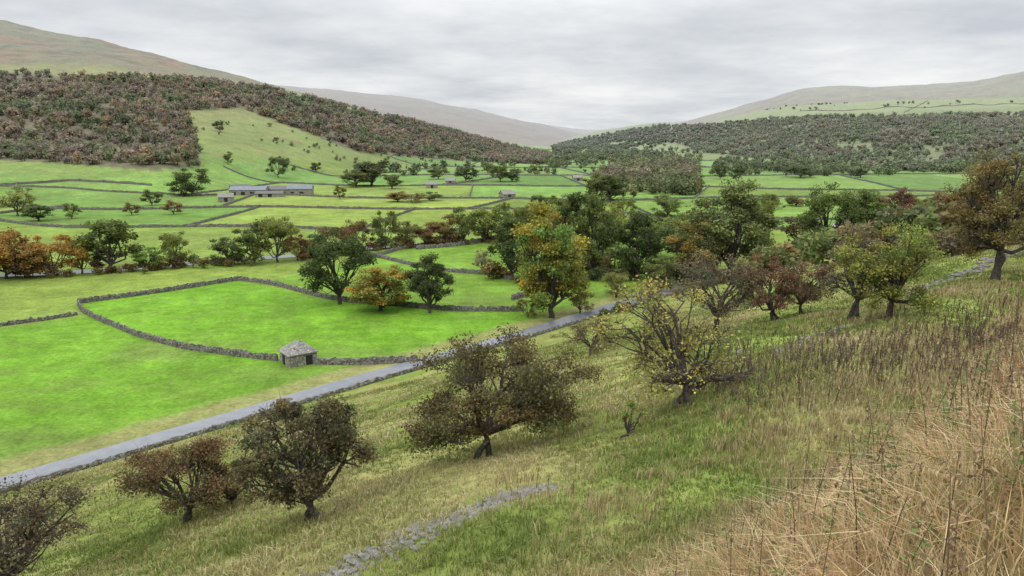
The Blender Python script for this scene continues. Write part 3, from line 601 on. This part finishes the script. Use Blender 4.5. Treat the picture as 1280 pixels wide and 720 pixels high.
def stalks(name,x,y,hr,seed,colr,nbr=9,thick=.006):
    acc=Acc(); g=np.random.default_rng(seed); Z=height(x,y)
    for i in range(len(x)):
        h=g.uniform(*hr); l=g.normal(size=2)*.12*h; p0=np.array([x[i],y[i],Z[i]-.03]); p1=p0+[l[0]*.4,l[1]*.4,h*.55]; p2=p0+[l[0],l[1],h]
        r=math.hypot(x[i],y[i]); th=thick*.6+.0005*r; c=np.array(colr)*g.uniform(.6,1.4); tube(acc,[p0,p1,p2],[th,th*.8,th*.4],3,c,0)
        n=nbr*2; t=g.uniform(.45,1,n); P=p0+(p2-p0)*t[:,None]; P+=g.normal(size=(n,3))*[.05,.05,.03]*(h/.8)
        leafquads(acc,P,.03+.0016*r,g,np.tile(c*1.2,(n,1))*g.uniform(.7,1.4,(n,1)),0,.5)
    return obj(name,acc.mesh(name,[M_GRASS]),color=(1,1,1))
g=np.random.default_rng(90)
n=1100; qx=g.uniform(890,1275,n); pts=[survey(px,py)[:2] for px,py in zip(qx,475-(qx-900)*.13+g.normal(0,24,n))]
pts=np.array([p for p in pts if 9<math.hypot(*p)<60]); stalks('dead_dock_stalks',pts[:,0],pts[:,1],(.4,.9),91,(.11,.08,.055),7)
x,y,g=sample(420,3.2,22,92,1.0); k=sdist(x,y)>82; stalks('dead_thistle_stalks',x[k],y[k],(.5,1.05),93,(.13,.09,.055),12,.005)
x,y,g=sample(420,14,60,94,1.0); k=(sdist(x,y)>12)&(sdist(x,y)<84); stalks('green_weed_stalks',x[k],y[k],(.4,.8),95,(.14,.16,.05),10,.006)
x,y,g=sample(110,3.5,14,96,1.0); k=sdist(x,y)>81; stalks('green_weed_stalks',x[k],y[k],(.4,.8),97,(.10,.15,.045),22,.005)
# ------------------------------------------------------------------ rocks
import bmesh
bm=bmesh.new(); bmesh.ops.create_icosphere(bm,subdivisions=1,radius=1); IV=np.array([v.co[:] for v in bm.verts]); IF=np.array([[v.index for v in f.verts] for f in bm.faces]); bm.free()
def rocks(name,line,n,spread,sz,seed):
    P=np.array([survey(*p)[:2] for p in line]); P=resample(P,.3); g=np.random.default_rng(seed); i=g.integers(0,len(P),n); nn=normals(P)
    xy=P[i]+nn[i]*(g.normal(size=n)*spread*(.6+.8*np.abs(fbm(P[i,0]/1.5,P[i,1]/1.5,seed))))[:,None]; z=height(xy[:,0],xy[:,1]); Vs=[];Fs=[]
    for k in range(n):
        s=sz*g.uniform(.25,1.4)*np.array([1,g.uniform(.6,1),g.uniform(.4,.7)]); a=g.uniform(0,6.28); v=IV*(1+g.normal(size=(len(IV),1))*.2)*s
        v=np.stack([v[:,0]*math.cos(a)-v[:,1]*math.sin(a),v[:,0]*math.sin(a)+v[:,1]*math.cos(a),v[:,2]],1)+[xy[k,0],xy[k,1],z[k]+s[2]*.15]; Vs.append(v); Fs.append(IF+k*len(IV))
    obj(name,build(name,np.concatenate(Vs),None,np.concatenate(Fs),None,[M_ROCK]))
rocks('collapsed_stone_wall',[(395,728),(450,708),(505,672),(580,648),(630,618),(690,610)],560,.5,.14,1)
rocks('collapsed_stone_wall',[(1135,372),(1180,352),(1230,330),(1290,312)],380,.55,.24,2)
rocks('collapsed_stone_wall',[(975,445),(1010,428),(1060,408)],200,.5,.2,3)
rocks('scattered_stones',[(700,560),(800,480),(900,440)],30,4,.15,4)
acc=Acc(); x0,y0,z0,d0=survey(850,508); g=np.random.default_rng(5)
def hz_(p): return np.array([p[0],p[1],float(height(p[0],p[1]))+p[2]])
main=[hz_((x0-.2,y0,.1)),hz_((x0+.6,y0+.1,.7)),hz_((x0+1.3,y0+.2,.75)),hz_((x0+2.1,y0+.5,.45)),hz_((x0+2.9,y0+.9,.3))]
tube(acc,main,[.2,.17,.13,.10,.05],8,(1,1,1),0)
for k in range(40):
    s0=main[1+k%4]; d=g.normal(size=3); d[2]=abs(d[2])*.6; d[0]=abs(d[0]); d/=np.linalg.norm(d); L=g.uniform(.4,1.2)
    tube(acc,[s0,s0+d*L*.5+g.normal(size=3)*.1,s0+d*L],[.055,.035,.012],5,(1,1,1),0)
obj('fallen_trunk',acc.mesh('fallen_trunk',[M_BARK]))
# ------------------------------------------------------------------ world, sun, camera
w=bpy.data.worlds.new('World'); scene.world=w; w.use_nodes=True; nt=w.node_tree; nt.nodes.clear(); nd=nt.nodes; lk=nt.links
SE,SR=math.radians(48),math.radians(215)
sky=nd.new('ShaderNodeTexSky'); sky.sky_type='NISHITA'; sky.sun_disc=False; sky.sun_elevation=SE; sky.sun_rotation=SR
tc=nd.new('ShaderNodeTexCoord'); sx=nd.new('ShaderNodeSeparateXYZ'); lk.new(tc.outputs['Generated'],sx.inputs[0])
zc=math_n(nt,'MAXIMUM',sx.outputs[2],0.0); den=math_n(nt,'ADD',zc,.12)
cx=nd.new('ShaderNodeCombineXYZ'); lk.new(math_n(nt,'DIVIDE',sx.outputs[0],den),cx.inputs[0]); lk.new(math_n(nt,'DIVIDE',sx.outputs[1],den),cx.inputs[1])
n1=noise_val(nt,.5,5,cx.outputs[0],.5); n2=noise_val(nt,1.5,6,cx.outputs[0],.6)
v=math_n(nt,'ADD',math_n(nt,'MULTIPLY',n1,.68),math_n(nt,'MULTIPLY',n2,.32))
cl=mixc(nt,maprange(nt,v,.38,.60,0,1),(.60,.635,.68),(.96,.965,.965))
ov=math_n(nt,'ADD',math_n(nt,'MULTIPLY',math_n(nt,'MAXIMUM',math_n(nt,'SUBTRACT',zc,.14),0.0),3.9),.98)  # overcast gain, steepened only above the view to add light
cl=mulcol(nt,cl,ov)
skd=nd.new('ShaderNodeVectorMath'); skd.operation='SCALE'; lk.new(sky.outputs[0],skd.inputs[0]); skd.inputs['Scale'].default_value=.1
tot=mixc(nt,.95,skd.outputs[0],cl)
bg=nd.new('ShaderNodeBackground'); lk.new(tot,bg.inputs[0]); bg.inputs[1].default_value=1.0
wo=nd.new('ShaderNodeOutputWorld'); lk.new(bg.outputs[0],wo.inputs[0])
sun=bpy.data.lights.new('sun','SUN'); sun.energy=1.4; sun.angle=math.radians(20); sun.color=(1,.97,.92)
so=bpy.data.objects.new('sun',sun); scene.collection.objects.link(so)
sd_=Vector((math.sin(SR)*math.cos(SE),math.cos(SR)*math.cos(SE),math.sin(SE))); so.rotation_euler=sd_.to_track_quat('Z','Y').to_euler(); so.location=(0,0,200)
cam=bpy.data.cameras.new('camera'); cam.sensor_width=36; cam.lens=36*FPX/1280; cam.clip_end=20000; cam.clip_start=.1
co=bpy.data.objects.new('camera',cam); scene.collection.objects.link(co); co.location=(0,0,EYE); co.rotation_euler=(math.pi/2-PITCH,0,0); scene.camera=co
scene.view_settings.view_transform='Standard'; scene.view_settings.look='None'; scene.view_settings.exposure=0
print('total',time.time()-T0)
